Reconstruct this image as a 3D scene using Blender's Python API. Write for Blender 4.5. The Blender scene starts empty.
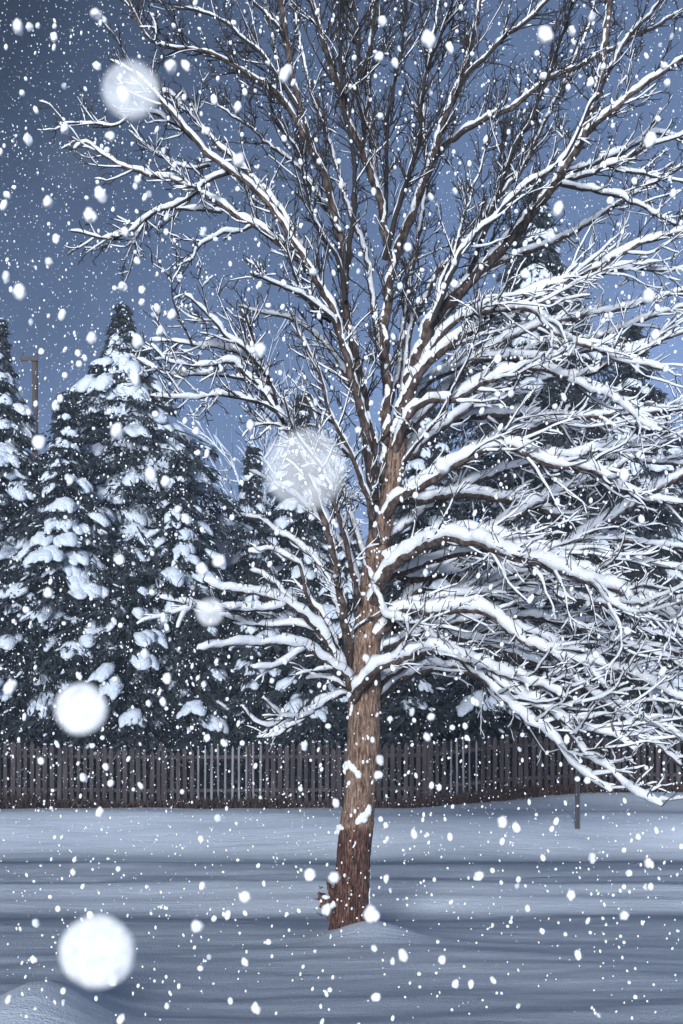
import bpy, math, random
import numpy as np
from mathutils import Vector, noise as mnoise

# ------------------------------------------------------------------ basics
scene = bpy.context.scene
COL = scene.collection
R = math.radians
rng = random.Random(11)
F = 1000.0          # focal length in pixels
HZ = 757.0          # pixel row of the horizon
EYE = 1.5           # camera height
TY = 8.43           # distance of the bare tree
HAZE = 0.0022


def at(px, py, Y):
    """photo pixel + distance -> point in the world"""
    return np.array(((px - 341.5) * Y / F, Y, EYE - (py - HZ) * Y / F))


# ------------------------------------------------------------------ materials
def new_mat(name):
    m = bpy.data.materials.new(name)
    m.use_nodes = True
    nt = m.node_tree
    nt.nodes.clear()
    out = nt.nodes.new('ShaderNodeOutputMaterial')
    p = nt.nodes.new('ShaderNodeBsdfPrincipled')
    nt.links.new(p.outputs[0], out.inputs[0])
    return m, nt, p, out


def noise_node(nt, scale, detail=6, stretch=None, rough=0.6, coord='Object'):
    tc = nt.nodes.new('ShaderNodeTexCoord')
    n = nt.nodes.new('ShaderNodeTexNoise')
    n.inputs['Scale'].default_value = scale
    n.inputs['Detail'].default_value = detail
    n.inputs['Roughness'].default_value = rough
    if stretch:
        mp = nt.nodes.new('ShaderNodeMapping')
        mp.inputs['Scale'].default_value = stretch
        nt.links.new(tc.outputs[coord], mp.inputs[0])
        nt.links.new(mp.outputs[0], n.inputs[0])
    else:
        nt.links.new(tc.outputs[coord], n.inputs[0])
    return n


def ramp(nt, src, stops):
    r = nt.nodes.new('ShaderNodeValToRGB')
    els = r.color_ramp.elements
    while len(els) < len(stops):
        els.new(0.5)
    for e, (pos, c) in zip(els, stops):
        e.position = pos
        e.color = (*c, 1)
    nt.links.new(src, r.inputs[0])
    return r


def bump(nt, src, strength, dist, prev=None):
    b = nt.nodes.new('ShaderNodeBump')
    b.inputs['Strength'].default_value = strength
    b.inputs['Distance'].default_value = dist
    nt.links.new(src, b.inputs['Height'])
    if prev:
        nt.links.new(prev.outputs[0], b.inputs['Normal'])
    return b


def simple(name, stops, scale, rough=0.8, bs=0.4, bd=0.01, stretch=None, detail=6):
    m, nt, p, out = new_mat(name)
    n = noise_node(nt, scale, detail, stretch)
    c = ramp(nt, n.outputs[0], stops)
    nt.links.new(c.outputs[0], p.inputs['Base Color'])
    p.inputs['Roughness'].default_value = rough
    if bs:
        b = bump(nt, n.outputs[0], bs, bd)
        nt.links.new(b.outputs[0], p.inputs['Normal'])
    return m


def mat_snow(name, scale=60, bd=0.006, lo=(0.78, 0.80, 0.83), hi=(0.88, 0.89, 0.90), bs=0.6):
    m = simple(name, [(0.3, lo), (0.7, hi)], scale, 0.6, bs, bd)
    m.node_tree.nodes['Principled BSDF'].inputs['Specular IOR Level'].default_value = 0.25
    return m


SNOW = mat_snow('branch_snow', 75, 0.012, bs=0.9)
SNOWC = mat_snow('conifer_snow', 14, 0.05, (0.44, 0.50, 0.58), (0.70, 0.75, 0.82), 0.9)  # darker and bluer than clean snow: weaker light far off put into the colour
TWIG = simple('twig_bark', [(0.3, (0.012, 0.010, 0.010)), (0.7, (0.034, 0.026, 0.023))], 40, 0.85, 0.3, 0.003)
LIMB = simple('limb_bark', [(0.34, (0.018, 0.012, 0.010)), (0.5, (0.062, 0.041, 0.033)), (0.72, (0.18, 0.135, 0.115))],
              26, 0.9, 0.8, 0.012, (1, 1, 0.45))


def mat_trunk():
    m, nt, p, out = new_mat('trunk_bark')
    n1 = noise_node(nt, 62, 9, (1, 1, 0.16), 0.8)
    n2 = noise_node(nt, 140, 5, (1, 1, 0.6), 0.7)
    up = ramp(nt, n1.outputs[0], [(0.38, (0.022, 0.013, 0.010)), (0.46, (0.17, 0.095, 0.062)), (0.54, (0.36, 0.235, 0.165)), (0.64, (0.58, 0.46, 0.38))])
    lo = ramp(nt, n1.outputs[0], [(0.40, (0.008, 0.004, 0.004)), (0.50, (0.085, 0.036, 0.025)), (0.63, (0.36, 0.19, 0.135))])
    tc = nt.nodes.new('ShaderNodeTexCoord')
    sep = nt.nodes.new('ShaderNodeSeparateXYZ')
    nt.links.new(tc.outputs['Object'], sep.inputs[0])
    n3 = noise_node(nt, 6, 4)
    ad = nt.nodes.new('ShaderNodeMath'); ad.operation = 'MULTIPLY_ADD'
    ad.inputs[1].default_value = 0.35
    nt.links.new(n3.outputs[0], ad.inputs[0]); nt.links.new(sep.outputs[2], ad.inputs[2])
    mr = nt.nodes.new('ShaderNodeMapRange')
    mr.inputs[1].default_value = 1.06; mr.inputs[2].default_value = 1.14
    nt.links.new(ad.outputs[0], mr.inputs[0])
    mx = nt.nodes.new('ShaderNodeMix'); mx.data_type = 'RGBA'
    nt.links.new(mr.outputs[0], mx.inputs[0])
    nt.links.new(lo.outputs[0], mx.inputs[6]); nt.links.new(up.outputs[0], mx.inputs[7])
    nt.links.new(mx.outputs[2], p.inputs['Base Color'])
    p.inputs['Roughness'].default_value = 0.9
    b1 = bump(nt, n1.outputs[0], 1.0, 0.03)
    b2 = bump(nt, n2.outputs[0], 0.7, 0.01, b1)
    nt.links.new(b2.outputs[0], p.inputs['Normal'])
    return m


TRUNK = mat_trunk()


def mat_ground():
    m, nt, p, out = new_mat('snow_ground')
    a = noise_node(nt, 1.0, 7, (0.45, 4.2, 1), 0.62)      # wind ripples lying across the view
    b = noise_node(nt, 1.0, 6, (2.6, 19.0, 1), 0.68)
    c = noise_node(nt, 70, 4)
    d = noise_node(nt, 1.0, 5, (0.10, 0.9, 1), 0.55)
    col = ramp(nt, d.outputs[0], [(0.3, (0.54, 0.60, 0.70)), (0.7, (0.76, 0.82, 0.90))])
    # darker blue-grey stripes along the wheel tracks of the street
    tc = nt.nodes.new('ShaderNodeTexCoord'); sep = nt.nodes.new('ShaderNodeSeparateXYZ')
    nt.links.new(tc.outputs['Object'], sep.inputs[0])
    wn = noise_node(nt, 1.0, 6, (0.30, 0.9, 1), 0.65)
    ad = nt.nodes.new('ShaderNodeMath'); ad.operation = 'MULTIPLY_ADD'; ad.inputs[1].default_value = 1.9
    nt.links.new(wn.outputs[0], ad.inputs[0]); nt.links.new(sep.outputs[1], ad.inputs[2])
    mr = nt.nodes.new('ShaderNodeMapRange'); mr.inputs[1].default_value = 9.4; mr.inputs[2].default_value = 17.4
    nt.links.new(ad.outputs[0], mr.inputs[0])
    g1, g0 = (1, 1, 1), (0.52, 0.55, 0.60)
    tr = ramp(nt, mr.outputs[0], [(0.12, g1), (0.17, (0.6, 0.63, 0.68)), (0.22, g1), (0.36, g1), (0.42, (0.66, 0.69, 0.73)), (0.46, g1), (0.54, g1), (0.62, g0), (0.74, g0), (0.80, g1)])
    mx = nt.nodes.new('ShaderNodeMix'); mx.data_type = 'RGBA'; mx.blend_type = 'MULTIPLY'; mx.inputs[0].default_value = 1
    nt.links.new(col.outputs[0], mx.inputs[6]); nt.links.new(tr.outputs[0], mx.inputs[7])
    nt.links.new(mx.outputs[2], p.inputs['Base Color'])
    p.inputs['Roughness'].default_value = 0.6
    p.inputs['Specular IOR Level'].default_value = 0.2
    b1 = bump(nt, a.outputs[0], 0.38, 0.06)
    b2 = bump(nt, b.outputs[0], 0.45, 0.02, b1)
    b3 = bump(nt, c.outputs[0], 0.9, 0.012, b2)
    nt.links.new(b3.outputs[0], p.inputs['Normal'])
    return m


NEEDLE = simple('conifer_needles', [(0.3, (0.009, 0.013, 0.017)), (0.55, (0.020, 0.026, 0.031)), (0.8, (0.050, 0.046, 0.047))], 2.5, 0.85, 0, 0)
CTRUNK = simple('conifer_bark', [(0.3, (0.02, 0.014, 0.011)), (0.7, (0.07, 0.05, 0.04))], 12, 0.9, 0.5, 0.03, (1, 1, 0.3))
FENCE = simple('weathered_boards', [(0.3, (0.020, 0.014, 0.015)), (0.55, (0.050, 0.037, 0.039)), (0.8, (0.12, 0.10, 0.105))], 5, 0.9, 0.4, 0.01, (1, 1, 0.15))
PALE = simple('bleached_boards', [(0.3, (0.08, 0.075, 0.08)), (0.7, (0.27, 0.26, 0.28))], 5, 0.9, 0.4, 0.01, (1, 1, 0.15))
LITTER = simple('dry_brown_grass', [(0.3, (0.022, 0.011, 0.009)), (0.7, (0.085, 0.045, 0.035))], 3, 0.9, 0, 0)
METAL = simple('dark_steel', [(0.3, (0.016, 0.017, 0.020)), (0.7, (0.04, 0.043, 0.05))], 20, 0.5, 0.2, 0.002)
WOODPOLE = simple('pole_wood', [(0.3, (0.03, 0.022, 0.018)), (0.7, (0.09, 0.07, 0.06))], 6, 0.9, 0.4, 0.01, (1, 1, 0.2))
REDWALL = simple('red_siding', [(0.3, (0.16, 0.03, 0.035)), (0.7, (0.30, 0.07, 0.075))], 4, 0.8, 0.3, 0.01, (0.3, 0.3, 6))
GREYWALL = simple('grey_siding', [(0.3, (0.12, 0.13, 0.15)), (0.7, (0.22, 0.23, 0.26))], 4, 0.8, 0.3, 0.01, (0.3, 0.3, 6))
m_, nt_, p_, o_ = new_mat('window_glass')
p_.inputs['Base Color'].default_value = (0.02, 0.025, 0.03, 1); p_.inputs['Roughness'].default_value = 0.08
GLASS = m_
FLAKE = mat_snow('falling_flake', 260, 0.002, (0.93, 0.94, 0.95), (0.96, 0.96, 0.97), 0.2)


def mat_thin(name, alpha):
    m, nt, p, out = new_mat(name)
    n = noise_node(nt, 210, 4)
    mr = nt.nodes.new('ShaderNodeMapRange')
    mr.inputs[1].default_value = 0.3; mr.inputs[2].default_value = 0.7
    mr.inputs[3].default_value = alpha * 0.5; mr.inputs[4].default_value = min(1.0, alpha * 1.5)
    nt.links.new(n.outputs[0], mr.inputs[0])
    nt.links.new(mr.outputs[0], p.inputs['Alpha'])
    p.inputs['Base Color'].default_value = (0.94, 0.95, 0.96, 1)
    p.inputs['Roughness'].default_value = 0.7
    return m


# ------------------------------------------------------------------ mesh builder
class MB:
    def __init__(self):
        self.v, self.f, self.m, self.n = [], [], [], 0

    def add(self, verts, faces, mi=0):
        off = self.n
        verts = np.asarray(verts, float).reshape(-1, 3)
        self.v.append(verts)
        self.n += len(verts)
        for f in faces:
            self.f.append(tuple(i + off for i in f))
            self.m.append(mi)

    def build(self, name, mats, parent=None, smooth=True, origin=None):
        me = bpy.data.meshes.new(name)
        V = np.concatenate(self.v) if self.v else np.zeros((0, 3))
        if origin is not None:
            V = V - np.asarray(origin)
        me.from_pydata(V.tolist(), [], self.f)
        if not isinstance(mats, (list, tuple)):
            mats = [mats]
        for m in mats:
            me.materials.append(m)
        if len(mats) > 1:
            me.polygons.foreach_set('material_index', self.m)
        me.polygons.foreach_set('use_smooth', [smooth] * len(me.polygons))
        me.update()
        o = bpy.data.objects.new(name, me)
        COL.objects.link(o)
        if origin is not None:
            o.location = origin
        if parent is not None:
            o.parent = parent
        return o


def empty(name, loc):
    o = bpy.data.objects.new(name, None)
    o.empty_display_size = 0.2
    o.location = loc
    COL.objects.link(o)
    return o


def tag(o, label=None, cat=None, group=None, kind=None):
    if label: o['label'] = label
    if cat: o['category'] = cat
    if group: o['group'] = group
    if kind: o['kind'] = kind
    return o


def frames(P):
    T = np.gradient(P, axis=0)
    T /= np.linalg.norm(T, axis=1)[:, None] + 1e-9
    ref = np.array((0.0, 0, 1)) if abs(T[0][2]) < 0.9 else np.array((1.0, 0, 0))
    A = np.zeros_like(P)
    a = np.cross(T[0], ref); a /= np.linalg.norm(a)
    for i in range(len(P)):
        a = a - T[i] * a.dot(T[i])
        a /= np.linalg.norm(a) + 1e-9
        A[i] = a
    return T, A, np.cross(T, A)


_ring = {}


def ring_faces(n, k, cap0=False, cap1=True):
    key = (n, k, cap0, cap1)
    if key not in _ring:
        fs = []
        for i in range(n - 1):
            for j in range(k):
                j2 = (j + 1) % k
                fs.append((i * k + j, i * k + j2, (i + 1) * k + j2, (i + 1) * k + j))
        if cap1: fs.append(tuple((n - 1) * k + j for j in range(k)))
        if cap0: fs.append(tuple(j for j in reversed(range(k))))
        _ring[key] = fs
    return _ring[key]


def tube(mb, P, r, k=6, mi=0):
    P = np.asarray(P, float)
    r = np.asarray(r, float)
    T, A, B = frames(P)
    ang = np.arange(k) * 2 * math.pi / k
    V = P[:, None, :] + r[:, None, None] * (np.cos(ang)[None, :, None] * A[:, None, :] + np.sin(ang)[None, :, None] * B[:, None, :])
    mb.add(V.reshape(-1, 3), ring_faces(len(P), k), mi)


WIND = np.array((-0.25, -0.75, 0.35))


def snow_on(mb, P, r, depth, k=7, g=None, gaps=0.0, lump=0.35, wind=0.22, steep=0.2):
    """a drift of snow lying along the upper side of a branch"""
    g = g or rng
    P = np.asarray(P, float); r = np.asarray(r, float)
    n = len(P)
    T, A, B = frames(P)
    U = np.array((0, 0, 1.0))[None, :] - T * T[:, 2:3]
    h = np.linalg.norm(U, axis=1)
    W = WIND[None, :] - T * (T @ WIND)[:, None]
    D = U + wind * W
    D /= np.linalg.norm(D, axis=1)[:, None] + 1e-9
    S = np.cross(T, D)
    f = np.array([g.uniform(1 - lump, 1 + lump) for _ in range(n)])
    f = np.convolve(np.pad(f, 1, 'edge'), (0.25, 0.5, 0.25), 'valid')
    if gaps:
        for i in range(n):
            if g.random() < gaps:
                f[i] *= 0.1
    ld = depth * f * np.clip(-0.02 + 1.15 * h, steep, 1.0)
    if n > 2:
        ld[0] *= 0.5
        ld[-1] *= 0.55
    hh = r * 0.55 + ld * 0.55            # half height
    hw = r * np.clip(0.45 + 0.6 * h, 0.5, 0.9) + np.minimum(ld * 0.42, r * 1.2 + 0.012)
    C = P + D * (r * 0.55 + ld * 0.40)[:, None]
    ang = np.arange(k) * 2 * math.pi / k
    jit = 1 + np.array([[g.uniform(-0.19, 0.19) for _ in range(k)] for _ in range(n)])
    if depth is not None and np.max(ld) > 0.03:
        jit = jit * (1 + 0.22 * np.array([[mnoise.noise(Vector(C[i] * 16 + np.array((j * 0.7, 0, j * 1.3)))) for j in range(k)] for i in range(n)]))
    V = C[:, None, :] + jit[:, :, None] * (hw[:, None, None] * np.cos(ang)[None, :, None] * S[:, None, :] + hh[:, None, None] * np.sin(ang)[None, :, None] * D[:, None, :])
    mb.add(V.reshape(-1, 3), ring_faces(n, k, True, True))


def blob_verts():
    import bmesh
    out = []
    for sub in (1, 2, 3):
        bm = bmesh.new()
        bmesh.ops.create_icosphere(bm, subdivisions=sub, radius=1)
        out.append((np.array([v.co[:] for v in bm.verts]), [tuple(v.index for v in f.verts) for f in bm.faces]))
        bm.free()
    return out


ICO = blob_verts()


def box(mb, x0, x1, y0, y1, z0, z1, mi=0):
    v = [(x, y, z) for z in (z0, z1) for y in (y0, y1) for x in (x0, x1)]
    mb.add(v, [(0, 2, 3, 1), (4, 5, 7, 6), (0, 1, 5, 4), (2, 6, 7, 3), (0, 4, 6, 2), (1, 3, 7, 5)], mi)


# ------------------------------------------------------------------ ground
def smooth(a, b, x):
    t = np.clip((x - a) / (b - a), 0, 1)
    return t * t * (3 - 2 * t)


TX = (350 - 341.5) * TY / F


def gheight(x, y):
    x = np.asarray(x, float); y = np.asarray(y, float)
    h = 0.012 * np.sin(x * 0.9 + y * 1.7 + 1) + 0.010 * np.sin(-x * 0.5 + y * 2.9) + 0.006 * np.sin(x * 2.3 + y * 3.1 + 2)
    # the lawn falls slightly towards the road, the road lies lower, a ploughed bank beyond it
    wig = 0.25 * np.sin(x * 0.35 + 0.6) + 0.12 * np.sin(x * 0.9)
    h += 0.13 - 0.21 * smooth(3.0, 10.6, y) + 0.02
    h += -0.05 * smooth(9.0, 10.2, y + wig) + 0.17 * smooth(10.3, 11.3, y + wig * 0.6)
    h += -0.06 * smooth(12.0, 12.5, y + wig * 0.5) + 0.08 * smooth(12.6, 13.3, y + wig * 0.5)
    h += -0.10 * smooth(13.1, 14.6, y + wig * 0.5) + 0.58 * smooth(14.9, 17.0, y + wig) - 0.34 * smooth(17.3, 21.5, y)
    h += 0.016 * np.sin(y * 9.0 + 0.5 * np.sin(x * 0.7)) * smooth(10.2, 10.8, y) * (1 - smooth(13.0, 13.6, y))
    h += (-0.06 + 0.42 * smooth(1.0, 7.0, x)) * smooth(22.5, 26.5, y)
    # heap round the foot of the trunk, with the lee hollow to the left
    d2 = ((x - TX - 0.14) / 0.36) ** 2 + ((y - TY + 0.02) / 0.34) ** 2
    h += 0.13 * np.exp(-d2) + 0.035 * np.exp(-(((x - TX - 0.3) / 0.8) ** 2 + ((y - TY + 0.25) / 0.7) ** 2))
    h += -0.03 * np.exp(-(((x - TX + 0.24) / 0.16) ** 2 + ((y - TY + 0.12) / 0.22) ** 2))
    # heap in the near corner
    h += 0.20 * np.exp(-(((x + 1.60) / 0.30) ** 2 + ((y - 5.35) / 0.5) ** 2))
    return h


def make_ground():
    ys = [-300, -120, -50, -25, -12, -6, -3, -1, 0, 1, 2, 3, 3.6] + list(np.geomspace(4.1, 45, 300)) + [55, 75, 110, 180, 350, 800]
    xi = list(np.linspace(-15, 15, 260))
    xs = [-700, -400, -200, -90, -50, -32, -22, -18] + xi + [18, 22, 32, 50, 90, 200, 400, 700]
    X, Yv = np.meshgrid(xs, ys)
    Z = gheight(X, Yv)
    near = (Yv > 4) & (Yv < 30) & (abs(X) < 15.1)
    flat = Z.ravel().copy()
    for i, (a, b, ok) in enumerate(zip(X.ravel(), Yv.ravel(), near.ravel())):
        if ok:
            flat[i] += 0.020 * mnoise.noise(Vector((a * 0.8, b * 3.0, 0))) + 0.008 * mnoise.noise(Vector((a * 2.5, b * 9.0, 3)))
    nx, ny = len(xs), len(ys)
    V = np.stack((X.ravel(), Yv.ravel(), flat), 1)
    mb = MB()
    mb.add(V, [(j * nx + i, j * nx + i + 1, (j + 1) * nx + i + 1, (j + 1) * nx + i) for j in range(ny - 1) for i in range(nx - 1)])
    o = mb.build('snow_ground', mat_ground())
    tag(o, 'snow covered lawn and street with faint tyre tracks', 'ground', kind='structure')


make_ground()

# ------------------------------------------------------------------ the bare tree
tree = empty('bare_tree', (TX, TY, 0))
tag(tree, 'bare deciduous tree with brown trunk and branches loaded with white snow in the foreground', 'tree')
TO = np.array((TX, TY, 0.0))


def spline(pts, step):
    """Catmull-Rom through rows of numbers, resampled about every step units of the first three columns"""
    P = np.asarray(pts, float)
    P = np.vstack((2 * P[0] - P[1], P, 2 * P[-1] - P[-2]))
    out = []
    for i in range(1, len(P) - 2):
        a, b, c, d = P[i - 1:i + 3]
        n = max(1, int(round(np.linalg.norm((c - b)[:3]) / step)))
        for t in np.arange(n) / n:
            out.append(0.5 * (2 * b + (c - a) * t + (2 * a - 5 * b + 4 * c - d) * t * t + (3 * b - a - 3 * c + d) * t ** 3))
    out.append(P[-2])
    return np.array(out)


# trunk: px, py, radius px
trunk_px = [(348, 952, 19.5), (349.5, 935, 17.6), (351, 912, 16.6), (353, 870, 16.4), (356, 828, 16.2), (359, 800, 15.6), (362, 765, 15.8), (364, 720, 16.2), (365, 685, 16.0),
            (367, 645, 14.2), (370, 605, 12.6), (374, 565, 11.6), (380, 530, 10.6), (387, 505, 9.8), (393, 479, 9.2), (398, 440, 8.6)]
tp = np.array([[*at(a, b, TY), c * TY / F] for a, b, c in trunk_px])
TP = spline(tp, 0.03)


def make_trunk():
    mb = MB()
    k = 40
    T, A, B = frames(TP[:, :3])
    V = []
    for i, p in enumerate(TP):
        for j in range(k):
            t = 2 * math.pi * j / k
            d = math.cos(t) * A[i] + math.sin(t) * B[i]
            q = p[:3] + d * p[3]
            n1 = mnoise.noise(Vector((q[0] * 9, q[1] * 9, q[2] * 2.2)))
            n2 = mnoise.noise(Vector((q[0] * 30, q[1] * 30, q[2] * 7)))
            n3 = mnoise.noise(Vector((q[0] * 75, q[1] * 75, q[2] * 16)))
            fl = 0
            if q[2] < 0.22: fl = 0.016 * (1 - max(q[2], 0) / 0.22) * (1 + math.sin(5 * t + 1))
            step = 0.007 if q[2] < 0.93 + 0.05 * math.sin(3 * t) else 0
            V.append(q + d * (0.012 * n1 + 0.008 * n2 + 0.006 * n3 + fl + step))
    mb.add(V, ring_faces(len(TP), k))
    o = mb.build('trunk', TRUNK, tree, origin=None)
    return o


def reparent_local(o):
    """mesh data was written in world space: make it local to the tree's base"""
    o.matrix_parent_inverse.identity()
    o.data.transform(__import__('mathutils').Matrix.Translation((-TX, -TY, 0)))
    return o


trunk = reparent_local(make_trunk())

# broken stub and burl at the left of the foot
mb = MB()
for pts, rr in (([(341, 912), (331, 905), (323, 898), (319, 893)], (0.06, 0.055, 0.045, 0.012)),
                ([(341, 925), (333, 918), (328, 912), (324, 909)], (0.06, 0.05, 0.035, 0.010)),
                ([(338, 900), (332, 893), (329, 887), (327, 882)], (0.05, 0.035, 0.018, 0.006)),
                ([(335, 905), (328, 903), (322, 905), (319, 907)], (0.045, 0.04, 0.022, 0.006))):
    P = np.array([at(a, b, TY - 0.03) for a, b in pts])
    Q = spline(np.hstack((P, np.array(rr)[:, None])), 0.012)
    Q[:, :3] += np.array([[rng.uniform(-.004, .004) for _ in range(3)] for _ in Q])
    tube(mb, Q[:, :3], Q[:, 3] * np.array([rng.uniform(0.85, 1.15) for _ in Q]), 10)
for _ in range(26):
    a = at(rng.uniform(318, 336), rng.uniform(884, 916), TY - rng.uniform(0, 0.07))
    tube(mb, [a, a + np.array((rng.uniform(-.05, .0), rng.uniform(-.02, .02), rng.uniform(-.02, .05)))], [0.006, 0.002], 4)
burl = reparent_local(mb.build('broken_stub', TRUNK, tree))
ve, fa = ICO[2]
for px, py, rx, rz in ((326, 897, .035, .02), (333, 905, .03, .02), (328, 907, .05, .02), (324, 911, .025, .03)):
    mb = MB()
    q = ve * np.array((rx, 0.035, rz))
    q = q * (1 + 0.25 * np.array([mnoise.noise(Vector(x * 3)) for x in ve])[:, None]) + at(px, py, TY - 0.07)
    mb.add(q, fa)
    reparent_local(mb.build('snow', SNOW, burl))

# snow plastered on the trunk


def plaster(pts, w, th, front=1.0):
    n = 0
    mb = MB()
    for (a, b), (c, d) in zip(pts[:-1], pts[1:]):
        L = math.hypot(c - a, d - b)
        for i in range(max(1, int(L / 1.1))):
            t = i / max(1, int(L / 1.1))
            px, py = a + (c - a) * t, b + (d - b) * t
            j = int(np.argmin(abs(TP[:, 2] - at(px, py, TY)[2])))
            cx, rad = TP[j][0], TP[j][3]
            wx = at(px, py, TY)[0] - cx
            wx = max(-rad * 1.02, min(rad * 1.04, wx))
            yy = -math.sqrt(max(0.0, rad * rad - wx * wx)) * front
            s = rng.uniform(0.7, 1.3)
            q = ve * np.array((w * s, th * 1.3, w * s * 1.15)) * (1 + 0.35 * np.array([mnoise.noise(Vector(x * 2.3 + n)) for x in ve])[:, None])
            mb.add(q + np.array((cx + wx, TY + yy, at(px, py, TY)[2])), fa)
            n += 1
    reparent_local(mb.build('snow', SNOW, trunk))


plaster([(341, 772), (345, 765), (349, 763), (354, 768), (359, 776)], 0.020, 0.02)
plaster([(343, 768), (349, 766), (355, 771)], 0.018, 0.02)
plaster([(374, 700), (375, 715), (374, 735)], 0.022, 0.022, 0.4)
plaster([(372, 750), (371, 775), (369, 800)], 0.018, 0.018, 0.4)
plaster([(357, 821), (362, 816), (367, 813), (369, 805)], 0.026, 0.022)
plaster([(360, 820), (366, 818)], 0.022, 0.02)
plaster([(336, 831), (340, 827), (345, 828)], 0.022, 0.02, 0.8)
plaster([(367, 830), (369, 860), (369, 890), (368, 915)], 0.012, 0.014, 0.2)
plaster([(381, 596), (383, 620), (380, 650)], 0.02, 0.02, 0.3)
plaster([(352, 706), (350, 716)], 0.012, 0.012, 1)

mb = MB()
for k in range(90):          # small clots blown into the bark
    j = rng.randrange(4, len(TP) - 4)
    a = rng.gauss(0.25, 0.75)
    rad = TP[j][3] * 1.0
    sz = rng.choice((0.004, 0.006, 0.006, 0.009, 0.013))
    q = ICO[1][0] * np.array((sz, sz, sz * rng.uniform(0.8, 1.6))) * (1 + 0.3 * np.array([mnoise.noise(Vector(x * 2 + k)) for x in ICO[1][0]]))[:, None]
    mb.add(q + TP[j][:3] + rad * np.array((math.sin(a), -math.cos(a), 0)), ICO[1][1])
reparent_local(mb.build('snow_clumps', SNOW, trunk))

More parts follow.
